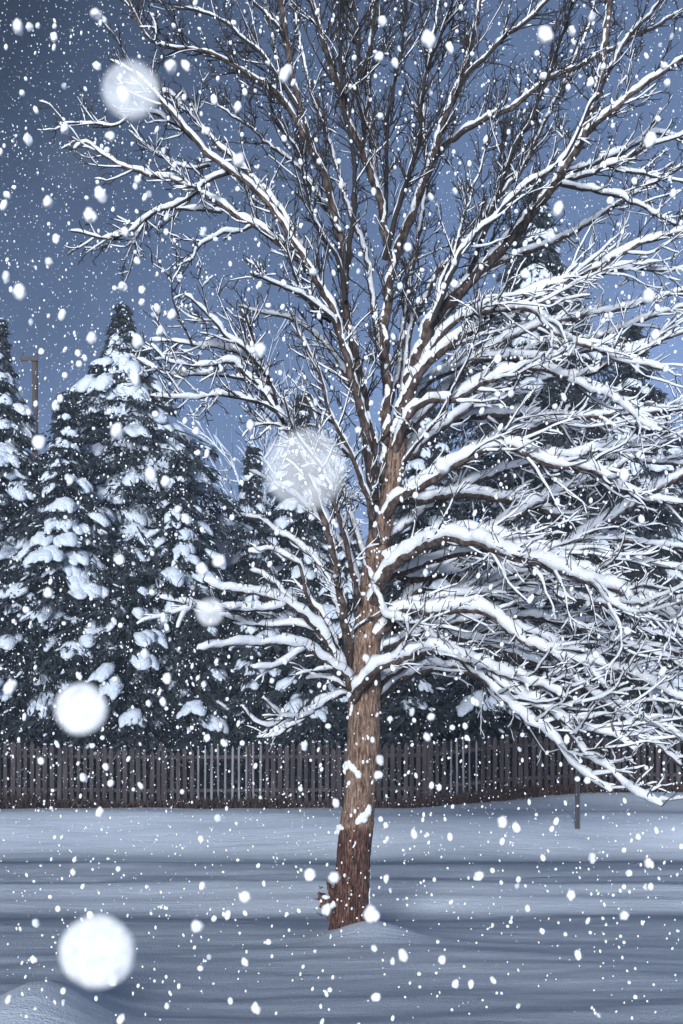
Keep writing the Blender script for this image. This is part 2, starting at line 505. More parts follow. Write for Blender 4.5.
# ---- limbs traced over the photo: points (px, py), depth at start and end (m from the trunk), radius px at start / end, snow depth px, style
LIMBS = [
    # leaders
    ([(398, 440), (400, 424), (409, 386), (418, 355), (436, 316), (466, 283), (478, 271), (508, 241), (540, 202), (560, 175), (582, 138), (594, 105), (601, 70), (606, 30), (612, -30), (620, -90)], 0, 0.3, 8.5, 2.5, 3, 'U'),
    ([(374, 568), (374, 511), (371, 440), (366, 418), (360, 379), (352, 340), (345, 302), (344, 260), (338, 230), (327, 185), (308, 138), (299, 103), (290, 58), (283, 19), (277, -40), (272, -100)], 0, -0.3, 6.2, 2.0, 3, 'U'),
    ([(387, 505), (385, 460), (386, 421), (387, 386), (384, 335), (389, 293), (392, 264), (384, 230), (380, 199), (372, 178), (361, 148), (347, 119), (336, 80), (325, 46), (315, 10), (304, -50), (296, -110)], 0, 0.5, 6.6, 2.0, 3, 'U'),
    ([(376, 190), (373, 150), (369, 110), (368, 60), (373, 10), (380, -50), (384, -110)], 0.5, 0.9, 4.0, 1.6, 2, 'U'),
    ([(366, 140), (358, 90), (357, 40), (352, -20), (346, -90)], 0.4, 0.2, 2.6, 1.2, 2, 'U'),
    ([(392, 266), (402, 238), (419, 200), (434, 151), (441, 127), (454, 90), (467, 60), (476, 19), (484, -30), (490, -90)], 0.5, 1.2, 5.0, 1.8, 3, 'U'),
    ([(429, 165), (446, 143), (479, 122), (511, 108), (550, 78), (585, 63), (630, 40), (684, 8)], 0.9, 1.6, 3.6, 1.4, 4, 'U'),
    ([(440, 130), (463, 80), (483, 58), (505, 38), (528, 18), (556, -10), (590, -50)], 1.0, 0.6, 3.0, 1.3, 4, 'U'),
    ([(385, 240), (386, 180), (387, 129), (396, 80), (404, 30), (410, -40)], 0.4, -0.3, 2.6, 1.2, 2, 'U'),
    # upper left
    ([(373, 500), (366, 440), (356, 392), (345, 350), (336, 318), (322, 293), (309, 268), (285, 230), (262, 197), (240, 178), (215, 160), (198, 145), (178, 120), (160, 100), (137, 77), (122, 67), (111, 61)], -0.1, -0.9, 5.2, 1.2, 6, 'A'),
    ([(311, 273), (295, 256), (279, 244), (260, 231), (243, 219), (202, 193), (176, 180), (150, 174), (124, 167), (104, 156), (86, 143), (76, 150)], -0.4, -0.4, 4.0, 1.1, 6, 'A'),
    ([(300, 250), (285, 218), (266, 193), (250, 176), (234, 161), (208, 135), (196, 120), (185, 109), (172, 95), (158, 89)], -0.4, -0.1, 3.6, 1.0, 6, 'A'),
    ([(205, 150), (195, 140), (182, 129), (160, 117), (140, 113), (118, 124), (95, 124), (72, 122), (62, 124)], -0.7, -0.2, 2.0, 0.8, 3, 'T'),
    ([(230, 172), (212, 180), (190, 196), (170, 208), (150, 216), (134, 228), (108, 238), (90, 235), (70, 231)], -0.6, -0.9, 2.3, 0.9, 5, 'T'),
    ([(222, 212), (200, 210), (166, 210), (150, 218), (140, 232), (133, 243)], -0.4, -0.7, 1.8, 0.9, 5, 'T'),
    ([(252, 226), (240, 230), (222, 234), (205, 241), (196, 250), (191, 259), (179, 267)], -0.4, -0.8, 1.6, 0.8, 4, 'T'),
    ([(210, 165), (190, 168), (170, 160), (150, 150), (130, 130)], -0.5, 0.2, 1.6, 0.7, 3, 'T'),
    ([(320, 170), (300, 130), (279, 97), (258, 80), (234, 64), (212, 54), (189, 48), (170, 46), (157, 42), (147, 34), (140, 24), (129, 0), (118, -30)], -0.2, -0.9, 3.2, 0.9, 3, 'U'),
    ([(303, 115), (279, 80), (262, 55), (240, 35), (225, 22), (208, 13), (190, 9), (174, 8)], -0.2, -0.4, 2.6, 0.9, 3, 'U'),
    ([(291, 66), (283, 38), (270, 18), (252, 0), (236, -22), (220, -60)], -0.2, 0.2, 2.6, 1.0, 3, 'U'),
    ([(155, 42), (155, 30), (152, 18), (148, 8)], -0.8, -0.7, 1.2, 0.7, 1, 'T'),
    # left middle
    ([(353, 690), (345, 620), (335, 560), (324, 522), (314, 495), (300, 458), (285, 424), (276, 398), (267, 373), (256, 345), (246, 318), (242, 312)], 0.0, -1.0, 5.2, 1.4, 5, 'A'),
    ([(268, 378), (256, 362), (245, 350), (227, 335), (208, 315), (189, 299), (186, 297)], -0.9, -1.3, 2.6, 1.0, 6, 'A'),
    ([(266, 385), (252, 364), (240, 354), (218, 348), (190, 345), (168, 341), (150, 341)], -0.9, -0.7, 2.2, 0.9, 7, 'T'),
    ([(272, 395), (250, 380), (234, 362), (212, 366), (189, 367), (170, 364), (158, 354), (150, 344)], -0.9, -1.4, 2.2, 0.9, 6, 'T'),
    ([(281, 418), (262, 392), (240, 378), (200, 374), (180, 376), (163, 372), (148, 365), (137, 358)], -0.9, -1.1, 2.2, 0.9, 6, 'T'),
    ([(284, 424), (275, 411), (246, 399), (220, 394), (195, 398), (172, 398), (150, 395)], -0.8, -1.4, 2.2, 0.9, 7, 'T'),
    ([(192, 345), (185, 328), (180, 318), (173, 302), (171, 285), (170, 270)], -1.0, -1.2, 1.3, 0.6, 1, 'T'),
    ([(290, 435), (282, 427), (268, 424), (253, 426), (243, 437)], -0.7, -0.9, 1.6, 0.8, 4, 'T'),
    ([(378, 545), (364, 490), (349, 453), (338, 430), (330, 415), (322, 386), (316, 365), (306, 345), (298, 333), (294, 322)], -0.1, -1.1, 3.4, 1.0, 5, 'A'),
    ([(348, 455), (336, 445), (322, 440), (308, 436), (295, 432), (280, 430)], -0.6, -1.2, 1.7, 0.8, 5, 'T'),
    ([(341, 340), (329, 317), (305, 297), (290, 290), (279, 286), (260, 278), (250, 273)], -0.3, -0.9, 2.6, 1.0, 6, 'A'),
    ([(331, 322), (316, 310), (302, 290), (294, 270), (287, 251), (283, 236)], -0.3, -0.6, 2.0, 0.8, 4, 'A'),
    ([(358, 600), (350, 560), (340, 520), (330, 490), (317, 462), (300, 440), (290, 418), (285, 398)], -0.2, -1.5, 3.4, 1.0, 5, 'A'),
    ([(372, 580), (356, 530), (346, 500), (336, 470), (324, 440), (313, 410), (300, 385)], -0.1, 0.8, 3.6, 1.0, 5, 'A'),
    # lower left
    ([(352, 684), (345, 672), (336, 659), (325, 642), (314, 627), (300, 614), (282, 603), (259, 593), (240, 591), (222, 588), (204, 580)], -0.1, -1.0, 3.8, 1.4, 12, 'L'),
    ([(285, 605), (275, 608), (250, 610), (227, 611), (208, 610), (191, 606), (175, 601), (161, 598)], -0.6, -1.2, 2.2, 1.2, 11, 'L'),
    ([(318, 632), (304, 626), (288, 625), (266, 627), (246, 624), (230, 618), (217, 612)], -0.3, -0.6, 2.2, 1.2, 9, 'L'),
    ([(350, 690), (346, 678), (332, 668), (318, 655), (304, 646), (286, 643), (269, 645), (235, 645), (204, 648), (198, 650)], -0.2, -1.3, 3.4, 1.3, 11, 'L'),
    ([(195, 606), (185, 612), (180, 620), (176, 627)], -1.1, -1.3, 1.4, 0.8, 7, 'L'),
    ([(352, 690), (340, 684), (322, 678), (305, 680)], -0.1, -0.4, 2.4, 1.0, 7, 'L'),
    ([(306, 648), (295, 655), (285, 664), (270, 668), (253, 669)], -0.6, -1.0, 1.8, 1.0, 8, 'L'),
    ([(349, 694), (338, 696), (314, 711), (300, 717), (285, 720), (270, 726), (259, 723), (250, 717), (240, 706)], 0.0, -0.8, 2.6, 1.0, 7, 'L'),
    ([(314, 712), (300, 716), (282, 717), (270, 706), (262, 698)], -0.3, -1.0, 1.6, 0.8, 6, 'L'),
    ([(342, 696), (330, 698), (320, 701), (305, 716), (291, 727), (275, 736), (259, 738)], 0.0, 0.4, 2.2, 0.9, 6, 'L'),
    ([(350, 686), (333, 637), (320, 616), (307, 598), (304, 580), (298, 564), (284, 555), (269, 550), (258, 552), (249, 553)], 0.0, -0.6, 3.2, 1.2, 8, 'L'),
    ([(356, 650), (345, 610), (330, 582), (321, 568), (314, 556), (305, 550)], 0.0, 0.5, 2.4, 1.0, 6, 'L'),
    ([(353, 640), (340, 610), (322, 570), (300, 545), (280, 535), (262, 520), (245, 515)], 0.0, 1.2, 3.2, 1.2, 8, 'L'),
    ([(350, 680), (330, 650), (305, 620), (290, 600), (270, 580), (250, 570)], 0.1, 1.5, 3.2, 1.2, 8, 'L'),
    ([(366, 610), (350, 560), (330, 530), (300, 500), (270, 480), (250, 470)], 0.0, 1.3, 3.0, 1.2, 7, 'L'),
    # lower right, drooping
    ([(352, 700), (364, 682), (378, 669), (394, 661), (410, 656), (439, 653), (462, 659), (481, 666), (500, 673), (520, 680), (539, 685), (553, 691), (560, 697)], -0.15, -1.7, 5.2, 1.8, 14, 'L'),
    ([(462, 660), (475, 672), (494, 690), (513, 707), (530, 722), (540, 730), (552, 738), (566, 757), (582, 773), (597, 784), (611, 793)], -0.9, -1.9, 3.6, 1.2, 11, 'L'),
    ([(488, 672), (505, 686), (527, 699), (544, 708), (560, 719), (570, 733), (579, 748), (592, 760), (608, 770), (624, 783), (640, 796), (652, 803), (661, 806)], -1.1, -2.2, 3.4, 1.2, 11, 'L'),
    ([(560, 719), (570, 727), (579, 730), (600, 731), (618, 738), (635, 752)], -1.6, -1.8, 2.0, 1.0, 9, 'L'),
    ([(365, 712), (378, 697), (391, 684), (408, 675), (426, 669), (447, 668), (468, 672), (490, 684), (520, 694)], 0.1, 1.0, 7.0, 2.5, 9, 'L'),
    ([(374, 585), (380, 598), (384, 614), (400, 620), (417, 624), (430, 634), (439, 646), (446, 655)], -0.15, -0.9, 2.6, 1.4, 8, 'L'),
    ([(368, 652), (384, 628), (400, 611), (426, 611), (452, 612), (478, 611), (497, 618), (513, 633), (537, 648), (566, 659), (608, 669), (630, 674), (650, 682), (682, 699), (700, 710)], 0, -1.5, 5.0, 1.8, 13, 'L'),
    ([(506, 622), (518, 628), (540, 636), (560, 646), (577, 650), (592, 653), (612, 652)], -0.6, -0.2, 2.4, 1.0, 9, 'L'),
    ([(553, 655), (562, 662), (568, 670), (576, 678), (590, 690), (602, 704)], -0.9, -1.4, 2.2, 1.0, 9, 'L'),
    ([(590, 668), (598, 677), (606, 688), (614, 701), (628, 712), (643, 720), (656, 726), (669, 730), (690, 745)], -1.2, -1.6, 2.2, 1.0, 9, 'L'),
    ([(640, 682), (650, 700), (660, 720), (672, 735), (690, 745)], -1.2, -0.8, 2.0, 0.9, 8, 'L'),
    ([(372, 612), (384, 578), (398, 562), (419, 548), (440, 540), (463, 540), (484, 545), (505, 553), (525, 560), (543, 566), (568, 573), (592, 582), (618, 592), (643, 604), (664, 616), (690, 632)], 0, -2.4, 6.5, 2.6, 12, 'L'),
    ([(380, 560), (400, 553), (419, 545), (438, 535), (460, 532), (480, 532), (505, 540), (527, 551), (550, 557), (569, 564), (590, 573), (608, 582), (636, 594), (663, 604), (695, 612)], 0, -2.0, 5.0, 2.2, 11, 'L'),
    ([(592, 584), (602, 592), (612, 604), (625, 610), (643, 616), (655, 630)], -1.8, -2.2, 2.2, 1.0, 8, 'L'),
    # rising right
    ([(366, 706), (380, 680), (400, 655), (420, 628), (440, 606), (470, 590), (500, 578), (535, 562), (570, 544), (592, 530), (615, 516), (650, 494), (695, 470)], 0.1, 1.2, 7.5, 3.0, 11, 'L'),
    ([(370, 660), (390, 628), (410, 600), (436, 570), (470, 545), (508, 521), (543, 500), (576, 486), (600, 476), (640, 455), (695, 430)], 0.1, 1.8, 6.5, 2.4, 11, 'L'),
    ([(382, 530), (388, 510), (397, 498), (416, 488), (435, 479), (451, 466), (470, 458), (493, 447), (515, 448), (530, 456), (543, 463), (568, 468), (592, 470), (614, 482), (634, 495), (652, 500), (669, 502), (695, 512)], 0, -1.3, 5.0, 1.8, 11, 'L'),
    ([(520, 452), (543, 458), (570, 456), (598, 450), (626, 448), (656, 446), (690, 432)], -0.7, 0.0, 3.2, 1.4, 10, 'L'),
    ([(393, 462), (403, 430), (413, 408), (430, 400), (455, 399), (480, 384), (511, 374), (537, 370), (569, 378), (590, 376), (605, 367), (617, 361), (630, 354), (660, 340)], 0, -1.2, 4.6, 1.4, 10, 'L'),
    ([(566, 379), (582, 386), (598, 394), (614, 399), (630, 412), (643, 424), (663, 431)], -0.8, -1.5, 2.0, 1.0, 9, 'L'),
    ([(402, 420), (420, 392), (436, 378), (470, 362), (510, 358), (550, 360), (590, 350), (640, 345), (690, 330)], 0.1, 1.4, 4.0, 1.6, 9, 'L'),
    ([(408, 395), (422, 372), (440, 352), (469, 333), (490, 316), (511, 302), (540, 290), (569, 280), (594, 268), (618, 254), (640, 245), (663, 238), (690, 228)], 0, -1.0, 4.8, 1.6, 9, 'L'),
    ([(420, 370), (440, 335), (463, 318), (482, 312), (510, 309), (534, 312), (544, 322), (553, 331), (572, 340), (592, 347), (606, 354), (618, 360), (640, 366), (663, 370)], 0, -1.4, 3.4, 1.4, 8, 'L'),
    ([(500, 312), (530, 300), (560, 287), (592, 277), (616, 270), (640, 268), (665, 272), (690, 266)], 0.0, 0.8, 2.4, 1.0, 5, 'L'),
    ([(556, 183), (575, 186), (605, 194), (625, 199), (643, 207), (662, 218), (690, 232)], 0.2, -0.6, 2.4, 1.0, 6, 'A'),
    ([(560, 176), (575, 169), (590, 165), (608, 158), (630, 147), (650, 135), (668, 137), (695, 140)], 0.2, 0.8, 3.0, 1.2, 7, 'A'),
    ([(560, 182), (580, 177), (608, 167), (628, 158), (643, 148), (660, 143), (690, 130)], 0.2, -0.3, 2.4, 1.0, 6, 'A'),
    ([(608, 167), (625, 171), (643, 174), (662, 177), (695, 182)], 0.0, -0.2, 1.8, 0.9, 5, 'A'),
    ([(582, 138), (600, 120), (624, 100), (645, 84), (665, 70), (690, 55)], 0.2, -0.2, 3.6, 1.6, 6, 'A'),
    ([(600, 85), (613, 62), (630, 35), (650, 15), (668, -5), (690, -30)], 0.3, 1.0, 3.2, 1.2, 3, 'U'),
    ([(432, 322), (442, 295), (453, 267), (463, 248), (475, 235), (489, 222), (508, 202), (527, 184), (546, 172), (566, 157), (578, 133), (590, 108), (602, 85)], -0.1, -0.6, 3.0, 1.4, 6, 'A'),
    ([(403, 463), (422, 438), (442, 415), (455, 388), (467, 360), (477, 330), (483, 300)], -0.1, -0.9, 2.0, 0.7, 3, 'A'),
    ([(437, 310), (441, 285), (452, 255), (462, 220), (474, 190), (486, 150), (500, 120)], -0.1, 0.6, 2.2, 0.8, 3, 'U'),
    ([(398, 420), (410, 330), (424, 300), (440, 270), (470, 240), (490, 205), (520, 170), (545, 120), (570, 70), (590, 20), (600, -40)], 0.4, 2.4, 4.0, 1.2, 4, 'U'),
    ([(388, 470), (420, 440), (460, 420), (510, 415), (560, 420), (610, 425), (690, 400)], 0.1, 2.4, 5.0, 1.8, 10, 'L'),
    ([(386, 500), (420, 500), (460, 495), (510, 500), (560, 515), (620, 540), (690, 550)], 0.1, 2.2, 5.0, 1.8, 10, 'L'),
    ([(378, 560), (410, 580), (450, 575), (500, 600), (550, 620), (610, 640), (690, 655)], 0.1, 2.0, 5.0, 1.8, 10, 'L'),
    ([(370, 640), (410, 640), (450, 635), (500, 650), (550, 670), (600, 700), (650, 740), (680, 765)], 0.1, 1.6, 5.0, 1.6, 10, 'L'),
    ([(398, 440), (425, 410), (455, 380), (490, 350), (530, 330), (570, 320), (610, 310), (690, 290)], 0.2, 2.2, 4.6, 1.6, 9, 'L'),
    ([(410, 385), (425, 345), (450, 310), (480, 275), (520, 255), (560, 240), (600, 215), (640, 190), (695, 160)], 0.2, 2.0, 4.2, 1.4, 6, 'A'),
    ([(388, 380), (378, 330), (372, 290), (364, 250), (350, 210), (338, 170), (325, 130), (312, 90), (300, 40), (290, -20)], 0.2, 2.2, 4.0, 1.2, 4, 'U'),
    ([(386, 420), (398, 370), (404, 320), (412, 270), (420, 220), (426, 170), (424, 110), (430, 60), (438, 0), (444, -60)], 0.2, 2.4, 3.8, 1.2, 3, 'U'),
    ([(366, 420), (350, 380), (330, 350), (310, 330), (285, 318), (262, 312), (240, 306)], 0.2, 1.8, 3.2, 1.0, 6, 'A'),
    ([(345, 280), (350, 240), (354, 200), (352, 150), (344, 110), (340, 60), (338, 0), (336, -60)], -0.1, -1.2, 3.0, 1.0, 3, 'U'),
    ([(384, 260), (398, 210), (412, 170), (420, 130), (424, 80), (440, 40), (452, 0), (464, -50)], 0.2, -1.0, 3.0, 1.0, 3, 'U'),
    ([(466, 283), (480, 240), (500, 190), (515, 150), (535, 110), (555, 60), (570, 10), (584, -40)], 0.1, -0.9, 3.0, 1.0, 3, 'U'),
    ([(340, 232), (325, 205), (308, 180), (290, 160), (270, 146), (250, 128), (232, 116), (214, 100)], -0.2, 1.0, 2.8, 0.9, 4, 'U'),
    ([(345, 300), (340, 262), (322, 235), (310, 210), (304, 180), (296, 150), (282, 130), (268, 105)], -0.2, -1.0, 2.6, 0.8, 4, 'U'),
]


for k in range(7):
    y0 = 690 - k * 36
    x0 = 366 + (690 - y0) * 0.10
    y1 = y0 - 60 - (k % 4) * 45 + rng.uniform(-25, 25) if k > 3 else y0 - 20 + rng.uniform(-40, 40)
    arch = rng.uniform(25, 60)
    up = rng.uniform(0.8, 1.2)
    pl = [(x0 + (700 - x0) * t, y0 + (y1 - y0) * t ** up - arch * math.sin(math.pi * t) * (1 - 0.5 * t)) for t in np.linspace(0, 1, 8)]
    LIMBS.append((pl, 0.0, rng.choice((-0.6, 0.5, 1.2, 1.9, 2.6)), 4.2, 1.5, 9, 'L'))


def wander(P0, d, L, r0, r1, n, g, jit, trop):
    d = np.array(d, float); d /= np.linalg.norm(d)
    P = [np.array(P0, float)]
    st = L / (n - 1)
    for i in range(n - 1):
        d = d + np.array([g.gauss(0, jit) for _ in range(3)]) + np.array((0, 0, trop))
        d /= np.linalg.norm(d)
        P.append(P[-1] + d * st)
    return np.array(P), np.linspace(r0, r1, n)


def perp_dir(t, g, ang, flat=0.6):
    """direction leaving t at about ang, biased into the picture plane"""
    v = np.array((g.gauss(0, 1), g.gauss(0, flat), g.gauss(0, 1)))
    v -= t * v.dot(t)
    v /= np.linalg.norm(v) + 1e-9
    return t * math.cos(ang) + v * math.sin(ang)


for li, (pts, d0, d1, r0, r1, sd, style) in enumerate(LIMBS):
    g = random.Random(500 + li)
    wood, snow = MB(), MB()
    n = len(pts)
    seg = [0] + [math.hypot(pts[i + 1][0] - pts[i][0], pts[i + 1][1] - pts[i][1]) for i in range(n - 1)]
    cum = np.cumsum(seg); tot = cum[-1]
    rows = []
    for i, (a, b) in enumerate(pts):
        s = cum[i] / tot
        Y = TY + d0 + (d1 - d0) * s
        if i not in (0,) and r0 < 6:
            a += g.uniform(-1.2, 1.2); b += g.uniform(-1.2, 1.2)
        rows.append([*at(a, b, Y), (r0 + (r1 - r0) * s ** 0.8) * Y / F])
    Q = spline(rows, 0.045)
    for q in Q[2:]:
        w = 0.012 + 0.22 * q[3]
        q[:3] += np.array((mnoise.noise(Vector((q[0] * 9, q[1] * 9, q[2] * 9 + li))), mnoise.noise(Vector((q[0] * 9 + 7, q[1] * 9, q[2] * 9 + li))), mnoise.noise(Vector((q[0] * 9, q[1] * 9 + 5, q[2] * 9 + li))))) * w
    P, r = Q[:, :3], Q[:, 3]
    rj = r * np.array([g.uniform(0.93, 1.09) for _ in r])
    tube(wood, P, rj, 10 if r0 > 4 else 7, 0 if r0 > 3.0 else 1)
    depth = sd * TY / F
    gaps = {'U': 0.42, 'A': 0.07, 'T': 0.08, 'L': 0.015}[style]
    dd = depth * {'U': 0.52, 'A': 0.62, 'T': 0.7, 'L': 0.66}[style] * np.interp(np.linspace(0, 1, len(P)), (0, 0.35, 1), (0.62, 1.0, 0.62))
    snow_on(snow, P, r, dd, 9 if style == 'L' else 7, g, gaps, 0.42 if style != 'L' else 0.40, {'A': 0.16, 'T': 0.2, 'U': 0.06, 'L': 0.16}[style], 0.05 if style == 'U' else 0.2)
    # --- secondaries
    T, A, B = frames(P)
    L = tot * TY / F
    spacing = {'U': 0.075, 'A': 0.085, 'T': 0.07, 'L': 0.10}[style]
    ns = int(L / spacing)
    calm = style == 'L' and pts[-1][0] < 320      # the low left limbs carry few, thick snowy fingers
    if calm: ns = int(ns * 0.5)
    for k in range(ns):
        s = g.uniform(0.16, 1.0)
        i = min(len(P) - 2, int(s * (len(P) - 1)))
        t = T[i]
        p0 = P[i]
        rr = r[i]
        if style == 'U':
            d = perp_dir(t, g, R(g.uniform(24, 58)), 0.8); d[2] += 0.15
            ln = g.choice((0.2, 0.35, 0.5, 0.85)) * g.uniform(0.7, 1.2) * (1.0 - 0.35 * s); trop, jit = 0.04, 0.095
            sdep = 0.006
        elif style == 'A':
            d = perp_dir(t, g, R(g.uniform(28, 60)), 0.7); d[2] += 0.15
            ln = g.uniform(0.12, 0.48) * (1.1 - 0.5 * s); trop, jit = 0.04, 0.11
            sdep = 0.011
        elif style == 'T':
            d = perp_dir(t, g, R(g.uniform(30, 65)), 0.7)
            ln = g.uniform(0.07, 0.26); trop, jit = 0.04, 0.095
            sdep = 0.012
        else:
            d = perp_dir(t, g, R(g.uniform(10, 32)), 0.8)
            ln = g.uniform(0.16, 0.95) * (1.15 - 0.6 * s); trop, jit = 0.012, 0.13
            sdep = 0.030 if calm else 0.022
            if calm: d = d * 0.5 + t * 0.5; ln *= 0.6 * min(1.0, 1.25 - s)
            if p0[2] < 2.0: d[2] = max(0.02, d[2] + 0.15); trop = 0.03
            if p0[2] < 1.5: ln *= 0.55
        q0 = min(rr * 0.55, 0.0085 if style != 'L' else 0.0105) * g.uniform(0.6, 1.0)
        q0 = max(q0, 0.0045)
        m = max(4, int(ln / 0.05))
        SP, SR = wander(p0, d, ln, q0, 0.0038, m, g, jit, trop)
        tube(wood, SP, SR, 5, 1)
        if g.random() < (0.26 if style == 'U' else 0.92):
            snow_on(snow, SP, SR, sdep * g.uniform(0.6, 1.4) * np.linspace(1.1, 0.45, m), 6, g, 0.22 if style == 'U' else 0.05, 0.4)
        # --- tertiaries
        st = np.gradient(SP, axis=0); st /= np.linalg.norm(st, axis=1)[:, None]
        nt = int(ln / {'U': 0.05, 'A': 0.055, 'T': 0.05, 'L': 0.08}[style])
        for q in range(nt):
            j = g.randrange(1, m)
            dt = perp_dir(st[j], g, R(g.uniform(22, 52)), 0.8)
            dt[2] += 0.3 if style == 'U' else 0.1
            l3 = g.uniform(0.03, 0.15) * (1.2 if style == 'L' else 1.0)
            XP, XR = wander(SP[j], dt, l3, 0.0042, 0.0032, 4, g, 0.16, 0.08 if style != 'L' else 0.0)
            tube(wood, XP, XR, 4, 1)
            if g.random() < {'U': 0.12, 'A': 0.35, 'T': 0.4, 'L': 0.8}[style]:
                snow_on(snow, XP, XR, {'U': 0.005, 'A': 0.010, 'T': 0.008, 'L': 0.009}[style] * g.uniform(0.6, 1.4), 5, g, 0.0, 0.3)
            if style != 'L' and l3 > 0.08:
                for _ in range(2):
                    dq = perp_dir((XP[-1] - XP[0]) / l3, g, R(g.uniform(40, 70)), 0.8)
                    YP, YR = wander(XP[g.randrange(1, 4)], dq, g.uniform(0.02, 0.06), 0.0036, 0.003, 3, g, 0.15, 0.1)
                    tube(wood, YP, YR, 3, 1)
    # --- fine bare spurs standing up through the snow
    nsp = int(L / (0.05 if style == 'L' else 0.11))
    for k in range(nsp):
        i = g.randrange(1, len(P))
        d = perp_dir(T[i], g, R(g.uniform(50, 85)), 0.5)
        d[2] = abs(d[2]) + 0.25
        d[1] -= 0.25
        XP, XR = wander(P[i] + np.array((0, -r[i] * 0.6, 0)), d, (depth * 1.5 if style == 'L' else 0.05) * g.uniform(0.8, 1.7) + 0.02, 0.0036, 0.0026, 4, g, 0.2, 0.05)
        tube(wood, XP, XR, 3, 1)
    lo = reparent_local(wood.build('limb', [LIMB, TWIG], tree))
    so = reparent_local(snow.build('snow', SNOW, lo))

